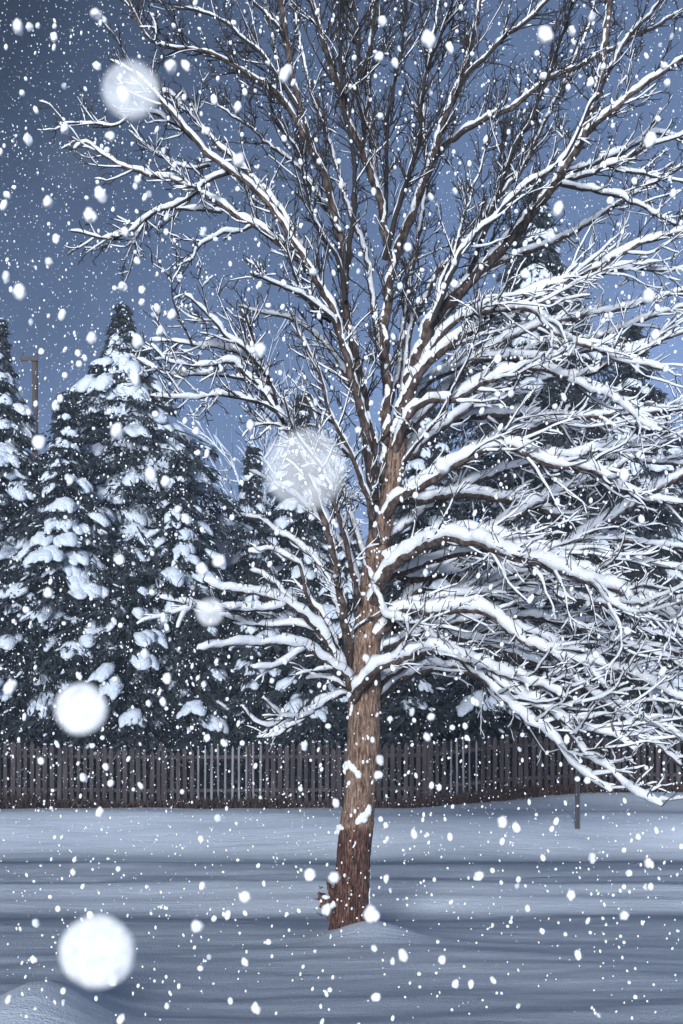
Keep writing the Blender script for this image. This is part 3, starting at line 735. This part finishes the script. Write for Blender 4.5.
# ------------------------------------------------------------------ conifers
def make_conifer(H, RB, seed, nb, snowy=1.0, taper=0.85, blade=0.30, drop=0.5, reach=9.0):
    g = random.Random(seed)
    tr, cr, sn = MB(), MB(), MB()
    zz = np.linspace(0, H * 0.97, 12)
    tube(tr, [(0.05 * math.sin(z), 0.05 * math.cos(z * 1.3), z) for z in zz], np.linspace(H * 0.017, 0.02, 12), 9)
    for b in range(nb):
        u = 1 - (1 - b / nb) ** 1.25 * 0.97
        z0 = H * (0.05 + 0.94 * u) + g.uniform(-0.2, 0.2)
        az = b * 2.399 + g.uniform(-0.5, 0.5)
        L = min(reach, RB * max(0.02, (1 - u)) ** taper * min(1, (1 - u) / 0.3) ** 0.7 * g.uniform(0.5, 1.22) + 0.14)
        dr = drop * g.uniform(0.6, 1.35)
        n = 9
        s = np.linspace(0, 1, n)
        out = np.array((math.cos(az), math.sin(az), 0)); side = np.array((-out[1], out[0], 0))
        bend = g.uniform(-0.16, 0.16)
        P = np.array([0, 0, z0])[None, :] + out[None, :] * (L * s)[:, None] + side[None, :] * (bend * L * s * s)[:, None] + np.array((0, 0, 1.0))[None, :] * (L * (0.16 * s - dr * s ** 1.8))[:, None]
        tube(cr, P, np.linspace(0.015 + 0.012 * L, 0.008, n), 4)
        # needle sprays
        nblade = int(20 + 44 * L)
        for k in range(nblade):
            t = g.random() ** 0.75 * 0.92 + 0.08
            i = min(n - 2, int(t * (n - 1))); fr = t * (n - 1) - i
            p = P[i] * (1 - fr) + P[i + 1] * fr
            w = (0.10 + 0.30 * L * (1 - abs(2 * t - 1.1) ** 2 * 0.8)) * g.uniform(-1, 1)
            p = p + side * w * 0.75 + np.array((0, 0, -abs(w) * 0.35 - g.random() * 0.14))
            d = out * g.uniform(0.0, 0.8) + side * np.sign(w) * g.uniform(0.0, 0.7) + np.array((0, 0, -g.uniform(0.15, 1.0)))
            d /= np.linalg.norm(d)
            ln = blade * g.uniform(0.5, 1.2)
            c = np.cross(d, np.array((g.gauss(0, 1), g.gauss(0, 1), g.gauss(0, 1)))); c /= np.linalg.norm(c)
            wd = ln * g.uniform(0.10, 0.2)
            cr.add([p, p + d * ln * 0.45 + c * wd, p + d * ln, p + d * ln * 0.4 - c * wd], [(0, 1, 2, 3)])
        # snow: fans of drooping fingers lying on the branch
        pr = 0.30 + 0.6 * min(1, max(0, (u - 0.15) / 0.3)) - 0.4 * max(0, (u - 0.78) / 0.22)
        if g.random() < pr * snowy * 0.80 and u < 0.95 and z0 > 2.4 and L > 0.22:
            s0 = g.uniform(0.22, 0.62)
            nf = 3 + int(2.6 * min(L, 2.6))
            spread = g.uniform(0.35, 0.75) * min(1.0, 1.3 / L)
            for q in range(nf):
                m = 8
                off = (q / max(1, nf - 1) - 0.5 + g.uniform(-0.08, 0.08)) * spread * L
                e0 = s0 + g.uniform(-0.05, 0.08); e1 = min(1.04, e0 + g.uniform(0.28, 0.55) * min(1.0, 1.5 / L))
                tt = np.linspace(e0, e1, m)
                C = np.array([[np.interp(t, s, P[:, a]) for a in range(3)] for t in tt])
                ramp_ = np.linspace(0.2, 1.0, m)
                C = C + side[None, :] * (off * ramp_)[:, None] + np.array((0, 0, 1.0))[None, :] * (0.05 - abs(off) * 0.35 * ramp_ - 0.10 * ramp_ ** 3)[:, None]
                prof = np.sin(np.linspace(0.22, math.pi - 0.16, m)) ** 0.75
                W = min(0.28, 0.11 + 0.09 * L) * g.uniform(0.65, 1.25) * prof
                Hh = W * g.uniform(0.55, 0.85)
                Tn, _, _ = frames(C)
                D = np.array((0, 0, 1.0))[None, :] - Tn * Tn[:, 2:3]; D /= np.linalg.norm(D, axis=1)[:, None] + 1e-9
                S = np.cross(Tn, D)
                kk = 9
                ang = np.arange(kk) * 2 * math.pi / kk
                ca, sa = np.cos(ang), np.sin(ang)
                sa = np.where(sa > 0, sa, sa * 0.4)
                V = S[:, None, :] * (W[:, None] * ca[None, :])[:, :, None] + D[:, None, :] * (Hh[:, None] * sa[None, :])[:, :, None]
                nz = np.array([[mnoise.noise(Vector((C[i] + V[i, j]) * 6.5)) for j in range(kk)] for i in range(m)])
                V = C[:, None, :] + V * (1 + 0.42 * nz)[:, :, None]
                sn.add(V.reshape(-1, 3), ring_faces(m, kk, True, True))
        # small dabs of snow on the sprays
        for k in range(int((1 + 2.2 * L) * snowy) if z0 > 2.2 else 0):
            t = g.uniform(0.3, 1.0)
            p = np.array([np.interp(t, s, P[:, a]) for a in range(3)])
            w = g.uniform(-0.4, 0.4) * L * t
            p = p + side * w + np.array((0, 0, -abs(w) * 0.45 - g.uniform(-0.03, 0.16)))
            ve1, fa1 = ICO[0]
            sc = g.uniform(0.03, 0.085)
            qv = ve1 * np.array((1, 1, 0.5)) * sc
            qv = qv + out[None, :] * (qv @ out)[:, None] * g.uniform(0.3, 1.4)
            qv[:, 2] -= (qv @ out) * g.uniform(0.1, 0.8)
            sn.add(qv + p, fa1)
    return tr, cr, sn


def conifer(px, py_top, Y, width_px, seed, nb, label, group='snowy conifers behind the fence', **kw):
    x = (px - 341.5) * Y / F
    z0 = float(gheight(x, min(Y, 40)))
    H = EYE - (py_top - HZ) * Y / F - z0
    kw.setdefault('reach', Y - 27.9)
    e = empty('conifer', (x, Y, z0))
    tag(e, label, 'tree', group)
    tr, cr, sn = make_conifer(H, width_px * Y / F, seed, nb, **kw)
    tr.build('trunk', CTRUNK, e)
    cr.build('crown', NEEDLE, e, smooth=False)
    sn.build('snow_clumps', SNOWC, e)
    return e


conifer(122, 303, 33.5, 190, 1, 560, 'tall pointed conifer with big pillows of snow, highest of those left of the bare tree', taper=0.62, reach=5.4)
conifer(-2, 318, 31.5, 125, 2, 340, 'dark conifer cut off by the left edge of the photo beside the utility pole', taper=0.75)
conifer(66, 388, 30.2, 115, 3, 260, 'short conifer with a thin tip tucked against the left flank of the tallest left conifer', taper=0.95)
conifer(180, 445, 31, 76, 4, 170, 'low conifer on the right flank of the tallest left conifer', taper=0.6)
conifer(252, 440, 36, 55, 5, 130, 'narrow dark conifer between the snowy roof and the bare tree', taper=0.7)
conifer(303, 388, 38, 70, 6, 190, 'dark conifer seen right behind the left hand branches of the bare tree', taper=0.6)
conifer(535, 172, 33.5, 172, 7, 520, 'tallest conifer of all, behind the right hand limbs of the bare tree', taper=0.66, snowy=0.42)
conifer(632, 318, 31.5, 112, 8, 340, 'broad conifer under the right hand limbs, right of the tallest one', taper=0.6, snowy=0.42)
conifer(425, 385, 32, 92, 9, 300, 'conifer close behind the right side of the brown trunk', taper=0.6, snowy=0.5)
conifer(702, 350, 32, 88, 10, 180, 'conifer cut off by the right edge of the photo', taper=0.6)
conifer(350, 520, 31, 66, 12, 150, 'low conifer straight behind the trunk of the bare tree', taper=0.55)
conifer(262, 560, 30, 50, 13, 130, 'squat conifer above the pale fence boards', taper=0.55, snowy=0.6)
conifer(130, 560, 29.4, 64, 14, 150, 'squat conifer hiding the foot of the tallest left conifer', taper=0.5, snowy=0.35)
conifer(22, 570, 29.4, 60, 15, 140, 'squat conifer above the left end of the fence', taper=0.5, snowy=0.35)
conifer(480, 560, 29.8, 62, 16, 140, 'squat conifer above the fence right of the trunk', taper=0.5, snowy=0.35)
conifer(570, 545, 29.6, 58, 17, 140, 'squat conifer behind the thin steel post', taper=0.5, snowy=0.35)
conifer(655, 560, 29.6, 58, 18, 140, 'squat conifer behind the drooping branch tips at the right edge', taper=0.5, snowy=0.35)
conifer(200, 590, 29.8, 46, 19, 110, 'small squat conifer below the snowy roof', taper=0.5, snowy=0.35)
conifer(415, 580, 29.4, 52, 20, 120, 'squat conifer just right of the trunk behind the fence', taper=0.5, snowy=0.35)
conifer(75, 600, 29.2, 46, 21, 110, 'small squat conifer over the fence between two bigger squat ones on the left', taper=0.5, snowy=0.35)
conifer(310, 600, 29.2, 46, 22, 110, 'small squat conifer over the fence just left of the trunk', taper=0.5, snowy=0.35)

# ------------------------------------------------------------------ far bare tree
def far_tree(px, Y, Ht, seed, label):
    g = random.Random(seed)
    e = empty('bare_tree', ((px - 341.5) * Y / F, Y, 0))
    tag(e, label, 'tree', 'far bare trees')
    tr, cr, sn = MB(), MB(), MB()

    def rec(p, d, L, r, lv):
        P, rr = wander(p, d, L, r, r * 0.55, 6, g, 0.07, 0.03)
        tube(tr if lv == 0 else cr, P, rr, 6 if lv < 2 else 4)
        if lv > 0: snow_on(sn, P, rr, 0.09 if lv < 3 else 0.06, 5, g, 0.05)
        if lv < 4:
            for k in range(5 if lv < 2 else 4):
                i = g.randrange(2, 6)
                t = P[i] - P[i - 1]; t /= np.linalg.norm(t)
                rec(P[i], perp_dir(t, g, R(g.uniform(15, 42)), 1), L * g.uniform(0.5, 0.72), max(0.014, r * 0.45), lv + 1)
    rec(np.zeros(3), (0, 0, 1), Ht * 0.42, Ht * 0.013, 0)
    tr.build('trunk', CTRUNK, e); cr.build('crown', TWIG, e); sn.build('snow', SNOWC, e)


far_tree(236, 58, 26.5, 4, 'pale snowy bare tree far behind the roof left of the bare tree')
far_tree(214, 64, 27.0, 9, 'second far pale bare tree nearer the tall left conifer')

# ------------------------------------------------------------------ houses half hidden behind the trees
def gable_house(name, cx, Y, w, dep, eave, ridge, wall, label, rot=0):
    e = empty(name, (cx, Y, 0))
    e.rotation_euler.z = rot
    tag(e, label, 'house')
    mb = MB()
    v = []
    for y in (0, dep):
        v += [(-w / 2, y, 0), (w / 2, y, 0), (w / 2, y, eave), (0, y, ridge), (-w / 2, y, eave)]
    mb.add(v, [(0, 1, 2, 3, 4), (9, 8, 7, 6, 5), (0, 5, 6, 1), (1, 6, 7, 2), (4, 9, 5, 0)])
    mb.build('wall', wall, e, smooth=False)
    for sgn in (-1, 1):
        mb = MB()
        sl = (ridge - eave) / (w / 2)
        x1 = sgn * (w / 2 + 0.4); z1 = eave - 0.4 * sl
        n, m2 = 14, 14
        V = []
        for lay in (0.04, 0.32):
            for i in range(n):
                for j in range(m2):
                    x = x1 * i / (n - 1); y = -0.4 + (dep + 0.8) * j / (m2 - 1)
                    edge = 0.6 if i in (0, n - 1) or j in (0, m2 - 1) else 1
                    V.append((x, y, ridge + (z1 - ridge) * i / (n - 1) + lay * (edge if lay > 0.1 else 1) + (0.04 * mnoise.noise(Vector((x, y, 2))) if lay > 0.1 else 0)))
        fs = []
        N = n * m2
        for i in range(n - 1):
            for j in range(m2 - 1):
                a = i * m2 + j
                fs.append((a + N, a + N + 1, a + N + m2 + 1, a + N + m2)); fs.append((a, a + m2, a + m2 + 1, a + 1))
        for i in range(n - 1):
            for j in (0, m2 - 1):
                a = i * m2 + j; fs.append((a, a + m2, a + m2 + N, a + N))
        for j in range(m2 - 1):
            for i in (0, n - 1):
                a = i * m2 + j; fs.append((a, a + 1, a + 1 + N, a + N))
        mb.add(V, fs)
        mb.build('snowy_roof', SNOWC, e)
    for x in (-w * 0.22, w * 0.22):
        mb = MB(); fr = MB()
        zc = eave * 0.62
        box(fr, x - 0.62, x + 0.62, -0.06, -0.003, zc - 0.75, zc + 0.75)
        f = fr.build('window', PALE, e, smooth=False)
        box(mb, x - 0.5, x + 0.5, -0.075, -0.063, zc - 0.63, zc + 0.63)
        mb.build('pane', GLASS, f, smooth=False)
    return e


gable_house('house', (212 - 341.5) * 48 / F, 48, 9, 8, 8.6, 13.4, GREYWALL, 'house with a white snow covered roof between the left conifers', rot=R(62))
gable_house('shed', (574 - 341.5) * 40 / F, 37.5, 4.2, 5, 10.2, 12.4, REDWALL, 'dull red gabled building mostly hidden behind the right hand branches', rot=R(12))

# ------------------------------------------------------------------ fence
def make_fence():
    FY = 27.0
    e = empty('picket_fence', (0, FY, 0))
    tag(e, 'long dark weathered picket fence below the conifers', 'fence')
    x, xs = -14.5, []
    g = random.Random(3)
    rail, cap = MB(), MB()
    runs = []
    i = 0
    while x < 14.5:
        px = 341.5 + x * F / FY
        gz = float(gheight(x, FY))
        top = 1.70 + 0.10 * math.sin(x * 0.45) + g.uniform(-0.05, 0.06) + (0.12 if 195 < px < 330 else 0) - gz * 0.4
        w = g.uniform(0.09, 0.125)
        light = 197 < px < 264 or 447 < px < 482
        if not runs or runs[-1][0] != light: runs.append((light, MB()))
        mb = runs[-1][1]
        if light: w *= 0.5
        tw = g.uniform(-0.015, 0.015)
        z0, z1 = gz - 0.1, gz + top
        lean = g.uniform(-0.02, 0.02)
        v = [(x - w / 2, tw, z0), (x + w / 2, -tw, z0), (x + w / 2, 0.025 - tw, z0), (x - w / 2, 0.025 + tw, z0)]
        v += [(a + lean, b, z1 - 0.09) for a, b, c in v[:4]]
        v += [(x + lean, 0, z1), (x + lean, 0.025, z1)]
        mb.add(v, [(0, 1, 5, 8, 4), (3, 7, 9, 6, 2), (0, 4, 7, 3), (1, 2, 6, 5), (4, 8, 9, 7), (8, 5, 6, 9), (0, 3, 2, 1)])
        if g.random() < 0.55:
            ve0, fa0 = ICO[0]
            cap.add(ve0 * np.array((w * 0.45, 0.03, 0.03)) + np.array((x + lean, 0.012, z1)), fa0)
        x += g.uniform(0.165, 0.195)
        i += 1
    for zr in (0.45, 1.35):
        for a in np.arange(-14.5, 14.4, 2.4):
            for b in (0,):
                z1, z2 = float(gheight(a, FY)) + zr, float(gheight(a + 2.4, FY)) + zr
                v = [(a, 0.045, z1 - .045), (a + 2.39, 0.045, z2 - .045), (a + 2.39, 0.085, z2 - .045), (a, 0.085, z1 - .045),
                     (a, 0.045, z1 + .045), (a + 2.39, 0.045, z2 + .045), (a + 2.39, 0.085, z2 + .045), (a, 0.085, z1 + .045)]
                rail.add(v, [(3, 2, 1, 0), (4, 5, 6, 7), (0, 1, 5, 4), (2, 3, 7, 6), (0, 4, 7, 3), (1, 2, 6, 5)])
    for light, q in runs:
        b = q.build('picket_panel', PALE if light else FENCE, e, smooth=False)
        if light: b['label'] = 'stretch of thin paler bleached boards'
    rail.build('rail', FENCE, e, smooth=False)
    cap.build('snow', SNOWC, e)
    for xx in np.arange(-14.5, 14.6, 2.4):
        mb = MB()
        gz = float(gheight(xx, FY))
        box(mb, xx - 0.05, xx + 0.05, 0.088, 0.19, gz - 0.2, gz + 1.75)
        mb.build('fence_post', FENCE, e, smooth=False)


make_fence()


def blades(name, n, x0, x1, y0, y1, h0, h1, mat, label, seed, lean=0.5):
    g = random.Random(seed)
    mb = MB()
    for _ in range(n):
        x = g.uniform(x0, x1); y = y0 + (y1 - y0) * g.random()
        z = float(gheight(x, y)) - 0.02
        h = g.uniform(h0, h1) * (0.7 + 0.5 * mnoise.noise(Vector((x * 0.8, y, 4))))
        d = np.array((g.gauss(0, lean), g.gauss(0, lean) - 0.15, 1.0)); d /= np.linalg.norm(d)
        a = g.uniform(0, math.pi); c = np.array((math.cos(a), math.sin(a), 0)) * g.uniform(0.01, 0.025)
        p = np.array((x, y, z))
        mb.add([p - c, p + c, p + d * h * 0.6 + c * 0.8 + np.array((0, 0, .02)), p + d * h, p + d * h * 0.6 - c * 0.8], [(0, 1, 2, 3, 4)])
    o = mb.build(name, mat, smooth=False)
    tag(o, label, 'grass', kind='stuff')


blades('dry_grass', 9000, -14, 14, 25.9, 26.9, 0.22, 0.5, LITTER, 'strip of dry reddish brown grass along the foot of the fence', 5)

# ------------------------------------------------------------------ posts
mb = MB()
PY = 15.95
px0 = (577.5 - 341.5) * PY / F
gz = float(gheight(px0, PY))
for sx in (-1, 1):   # a flanged steel channel post
    box(mb, px0 + sx * 0.024 - 0.011, px0 + sx * 0.024 + 0.011, PY - 0.012, PY + 0.012, gz - 0.3, gz + 2.55)
box(mb, px0 - 0.0125, px0 + 0.0125, PY + 0.014, PY + 0.022, gz - 0.3, gz + 2.55)
post = mb.build('sign_post', METAL, smooth=False, origin=(px0, PY, gz))
tag(post, 'thin dark steel post standing in the snow by the street under the drooping branches', 'post')

e = empty('utility_pole', ((35 - 341.5) * 40 / F, 40, 0))
tag(e, 'wooden utility pole with a short cross arm rising behind the left edge conifer', 'pole')
mb = MB()
zt = EYE - (357 - HZ) * 40 / F
tube(mb, [(0, 0, 0), (0, 0, zt * 0.5), (0, 0, zt)], [0.17, 0.14, 0.115], 12)
mb.build('pole', WOODPOLE, e)
mb = MB()
box(mb, -0.55, 0.16, -0.19, -0.12, zt - 0.22, zt - 0.06)
mb.build('cross_arm', WOODPOLE, e, smooth=False)
for xx in (-0.45, 0.12):
    mb = MB()
    tube(mb, [(xx, -0.155, zt - 0.058), (xx, -0.155, zt + 0.02), (xx, -0.155, zt + 0.07), (xx, -0.155, zt + 0.12)], [0.02, 0.045, 0.03, 0.015], 8)
    mb.build('insulator', METAL, e)

# ------------------------------------------------------------------ snow in the air
def flake_mesh(seed, lobes=3, sub=2):
    g = random.Random(seed)
    mb = MB()
    ve2, fa2 = ICO[sub]
    for k in range(lobes):
        c = np.array([g.uniform(-0.34, 0.34) for _ in range(3)]) * (0 if k == 0 else 1)
        s = g.uniform(0.62, 0.95) if k == 0 else g.uniform(0.35, 0.62)
        q = ve2 * (1 + 0.28 * np.array([mnoise.noise(Vector(x * 1.7 + seed * 3.1 + k)) for x in ve2]))[:, None]
        mb.add(q * s * np.array((1, 0.8, g.uniform(0.8, 1.15))) + c, fa2)
    me = mb.build('tmp', FLAKE)
    m = me.data
    bpy.data.objects.remove(me)
    return m


FM = [flake_mesh(i, 1 + i % 4) for i in range(18)]
for al, q in ((0.55, 5), (0.35, 4)):      # some flakes are thin enough to see through
    tm = mat_thin('thin_flake', al)
    for me in FM[q::6]:
        me.materials[0] = tm
BIG = """18 27 7,97 15 7,6 47 3,38 26 3,64 86 4,28 140 5,65 128 5,111 137 6,107 150 3,124 96 9,97 66 5,171 67 7,186 66 6,207 131 5,239 160 8,138 180 5,149 194 4,101 195 6,48 202 6,89 216 8,7 195 5,
56 239 4,49 262 6,6 277 4,20 292 8,122 286 4,142 290 4,137 261 4,125 232 6,203 232 4,166 232 4,285 74 8,238 107 4,313 272 5,545 35 10,428 40 8,382 21 6,380 57 5,395 63 5,450 48 4,572 31 5,592 17 4,603 67 4,
590 83 5,568 88 3,664 66 5,667 83 5,650 140 7,558 209 7,551 238 6,525 274 6,408 248 6,648 296 8,454 262 4,634 181 4,138 341 8,92 338 7,172 315 6,160 331 5,123 287 5,135 378 7,55 406 5,117 431 8,39 443 8,151 475 9,
166 482 6,185 421 4,196 431 4,250 425 6,202 569 8,219 561 8,260 350 7,178 509 5,187 520 5,78 353 4,62 315 4,88 542 4,120 560 5,198 453 4,443 466 9,624 475 7,616 398 6,358 430 5,655 335 5,498 359 5,49 593 6,10 687 8,
167 679 6,163 702 5,145 654 5,79 676 4,84 778 5,111 783 5,106 767 4,100 812 6,218 818 4,201 839 4,141 786 4,207 738 4,224 743 4,336 803 5,304 746 4,272 681 4,662 672 5,627 631 5,431 717 5,427 737 5,412 712 4,390 719 4,
465 726 4,366 658 5,502 822 7,414 834 5,380 760 4,530 600 4,379 775 5,197 926 8,310 875 7,334 877 7,245 897 6,245 962 5,257 1009 6,90 915 4,34 960 4,9 999 5,113 982 5,121 1019 5,327 910 6,73 872 4,202 886 4,209 957 4,
36 923 4,167 1006 4,370 915 10,403 955 6,442 960 5,624 915 7,571 895 5,479 876 6,648 863 6,629 873 4,386 879 4,374 948 5,376 997 5,471 984 4,493 980 4,542 931 4,578 955 4,517 886 4,592 858 4,638 837 4,455 984 4,646 887 4"""
flakes = [tuple(float(q) for q in t.split()) for t in BIG.replace('\n', '').split(',')]
while len(flakes) < 275:
    flakes.append((rng.uniform(2, 680), rng.uniform(2, 1020), rng.uniform(2.2, 3.8)))
for i, (px, py, r) in enumerate(flakes):
    real = rng.uniform(0.0055, 0.0085)
    Y = max(0.75, real * F / r)
    o = bpy.data.objects.new('snowflake', FM[(i % 3) + 6 * (i % 2) if r >= 5 else i % len(FM)])
    COL.objects.link(o)
    o.location = at(px, py, Y)
    s = r * Y / F * 1.12
    o.scale = (s * rng.uniform(0.8, 1.1), s, s * rng.uniform(0.95, 1.5))
    o.rotation_euler = (rng.uniform(-.6, .6), rng.uniform(-.5, .5), rng.uniform(0, 6.28))
    if py > 812:
        lb, gp = 'white clump of falling snow seen low against the snowy ground', 'snowflakes in front of the ground'
    elif py > 745:
        lb, gp = 'white clump of falling snow seen against the picket fence', 'snowflakes in front of the fence'
    elif px < 250 and py > 430:
        lb, gp = 'white clump of falling snow seen against the left hand conifers', 'snowflakes in front of the conifers'
    elif px < 250:
        lb, gp = 'white clump of falling snow high in the blue sky left of the bare tree', 'snowflakes in the sky'
    else:
        lb, gp = 'white clump of falling snow drifting in front of the bare tree', 'snowflakes in front of the bare tree'
    tag(o, lb, 'snowflake', gp)

# very near flakes, out of focus
ve3, fa3 = ICO[2]
for px, py, r, al, lab in ((97, 952, 38, 0.80, 'big blurred round snowflake low over the ground, largest of the near ones'),
                           (81, 709, 26, 0.88, 'bright blurred round snowflake in front of the conifers above the fence'),
                           (131, 90, 29, 0.55, 'faint see-through blurred snowflake over the branch tips in the upper sky'),
                           (305, 470, 41, 0.40, 'wide see-through blurred snowflake over the branches left of the trunk'),
                           (210, 612, 14, 0.55, 'small blurred snowflake over the lowest left branch'),
                           (70, 160, 30, 0.012, 'barely visible ghostly snowflake in the sky under the upper left branch tips')):
    Y = 0.36 if r > 20 else 0.5
    mb = MB()
    sh = 1 + 0.05 * np.array([mnoise.noise(Vector(x * 1.6 + px)) for x in ve3])
    rad = r * Y / F
    mb.add(ve3 * sh[:, None] * np.array((rad, rad * 0.35, rad)), fa3)
    c = at(px, py, Y)
    o = mb.build('snowflake', mat_thin('thin_flake', 1 - math.sqrt(1 - al)))
    o.location = c
    tag(o, lab, 'snowflake', 'blurred snowflakes close to the lens')


def fine_snow():
    g = random.Random(77)
    mb = MB()
    ve0, fa0 = ICO[0]
    for _ in range(40000):
        Y = 2.0 + 24 * g.random() ** 0.75
        px, py = g.uniform(-140, 823), g.uniform(-40, 1040)
        p = at(px, py, Y)
        if p[2] < float(gheight(p[0], p[1])) + 0.05: continue
        rr = 0.0022 + 0.0066 * g.random() ** 1.6
        s = np.array((g.uniform(0.8, 1.2), 0.9, g.uniform(0.9, 1.9))) * rr
        a = g.uniform(-0.5, 0.5)
        v = ve0 * s
        v = np.stack((v[:, 0] * math.cos(a) - v[:, 2] * math.sin(a), v[:, 1], v[:, 0] * math.sin(a) + v[:, 2] * math.cos(a)), 1)
        mb.add(v + p, fa0)
    o = mb.build('falling_snow', FLAKE)
    tag(o, 'countless fine specks of snow filling the air', 'snowfall', kind='stuff')


fine_snow()

# ------------------------------------------------------------------ snowy air
mb = MB()
box(mb, -740, 740, -340, 900, -1.6, 22.5)
hm = bpy.data.materials.new('snowy_air')
hm.use_nodes = True
hm.node_tree.nodes.clear()
ho = hm.node_tree.nodes.new('ShaderNodeOutputMaterial')
hv = hm.node_tree.nodes.new('ShaderNodeVolumePrincipled')
hv.inputs['Color'].default_value = (0.62, 0.79, 1.0, 1)
hv.inputs['Density'].default_value = HAZE
hm.node_tree.links.new(hv.outputs[0], ho.inputs['Volume'])
hz = mb.build('haze', hm, smooth=False)
tag(hz, 'pale bluish snowy air fading the far trees', 'haze', kind='stuff')

# ------------------------------------------------------------------ light
EL, AZ = 6.0, 10.0     # low soft sun added in place of the camera flash, from behind and slightly left
w = bpy.data.worlds.new('World')
scene.world = w
w.use_nodes = True
nt = w.node_tree
nt.nodes.clear()
out = nt.nodes.new('ShaderNodeOutputWorld')
bg = nt.nodes.new('ShaderNodeBackground')
sky = nt.nodes.new('ShaderNodeTexSky')
sky.sky_type = 'NISHITA'
sky.sun_disc = False
sky.sun_elevation = R(EL)
sky.sun_rotation = R(180 + AZ)
sky.air_density = 1.0
sky.dust_density = 2.0
sky.ozone_density = 1.5
bw = nt.nodes.new('ShaderNodeRGBToBW')
nt.links.new(sky.outputs[0], bw.inputs[0])
tint = nt.nodes.new('ShaderNodeMix'); tint.data_type = 'RGBA'; tint.blend_type = 'MULTIPLY'; tint.inputs[0].default_value = 1
nt.links.new(bw.outputs[0], tint.inputs[6]); tint.inputs[7].default_value = (0.50, 0.75, 1.42, 1)
hs = nt.nodes.new('ShaderNodeMix'); hs.data_type = 'RGBA'; hs.inputs[0].default_value = 0.88
nt.links.new(sky.outputs[0], hs.inputs[6]); nt.links.new(tint.outputs[2], hs.inputs[7])
# uneven snow cloud: thicker and darker to the upper left
tc = nt.nodes.new('ShaderNodeTexCoord')
n = nt.nodes.new('ShaderNodeTexNoise'); n.inputs['Scale'].default_value = 3.0; n.inputs['Detail'].default_value = 5
nt.links.new(tc.outputs['Generated'], n.inputs[0])
dot = nt.nodes.new('ShaderNodeVectorMath'); dot.operation = 'DOT_PRODUCT'
dot.inputs[1].default_value = (0.75, 0.2, -0.62)
nt.links.new(tc.outputs['Generated'], dot.inputs[0])
ad = nt.nodes.new('ShaderNodeMath'); ad.operation = 'MULTIPLY_ADD'; ad.inputs[1].default_value = 0.7
nt.links.new(n.outputs[0], ad.inputs[0]); nt.links.new(dot.outputs['Value'], ad.inputs[2])
mr = nt.nodes.new('ShaderNodeMapRange')
mr.inputs[1].default_value = -0.15; mr.inputs[2].default_value = 0.52; mr.inputs[3].default_value = 0.16; mr.inputs[4].default_value = 1.6
nt.links.new(ad.outputs[0], mr.inputs[0])
mul = nt.nodes.new('ShaderNodeMix'); mul.data_type = 'RGBA'; mul.blend_type = 'MULTIPLY'; mul.inputs[0].default_value = 1
nt.links.new(hs.outputs[2], mul.inputs[6]); nt.links.new(mr.outputs[0], mul.inputs[7])
nt.links.new(mul.outputs[2], bg.inputs[0])
bg.inputs[1].default_value = 0.085
nt.links.new(bg.outputs[0], out.inputs[0])

sd = bpy.data.lights.new('flash_sun', 'SUN')
sd.energy = 4.4
sd.angle = R(20)
sd.color = (0.90, 0.945, 1.0)
so = bpy.data.objects.new('flash_sun', sd)
COL.objects.link(so)
so.rotation_euler = (R(90 - EL), 0, R(-AZ))
so.location = (0, -5, 12)

# ------------------------------------------------------------------ camera
cd = bpy.data.cameras.new('camera')
cam = bpy.data.objects.new('camera', cd)
COL.objects.link(cam)
cam.location = (0, 0, EYE)
cam.rotation_euler = (R(90), 0, 0)
cd.sensor_fit = 'VERTICAL'
cd.sensor_height = 36.0
cd.sensor_width = 24.0
cd.lens = 36.0 * F / 1024.0
cd.shift_y = (HZ - 512) / 1024.0
cd.clip_start = 0.05
cd.clip_end = 4000
cd.dof.use_dof = True
cd.dof.focus_distance = TY - 0.4
cd.dof.aperture_fstop = cd.lens / 3.2
scene.camera = cam

scene.view_settings.view_transform = 'Standard'
scene.view_settings.look = 'None'
scene.view_settings.gamma = 1.0
scene.view_settings.exposure = 0.86
scene.cycles.max_bounces = 6
scene.cycles.transparent_max_bounces = 8
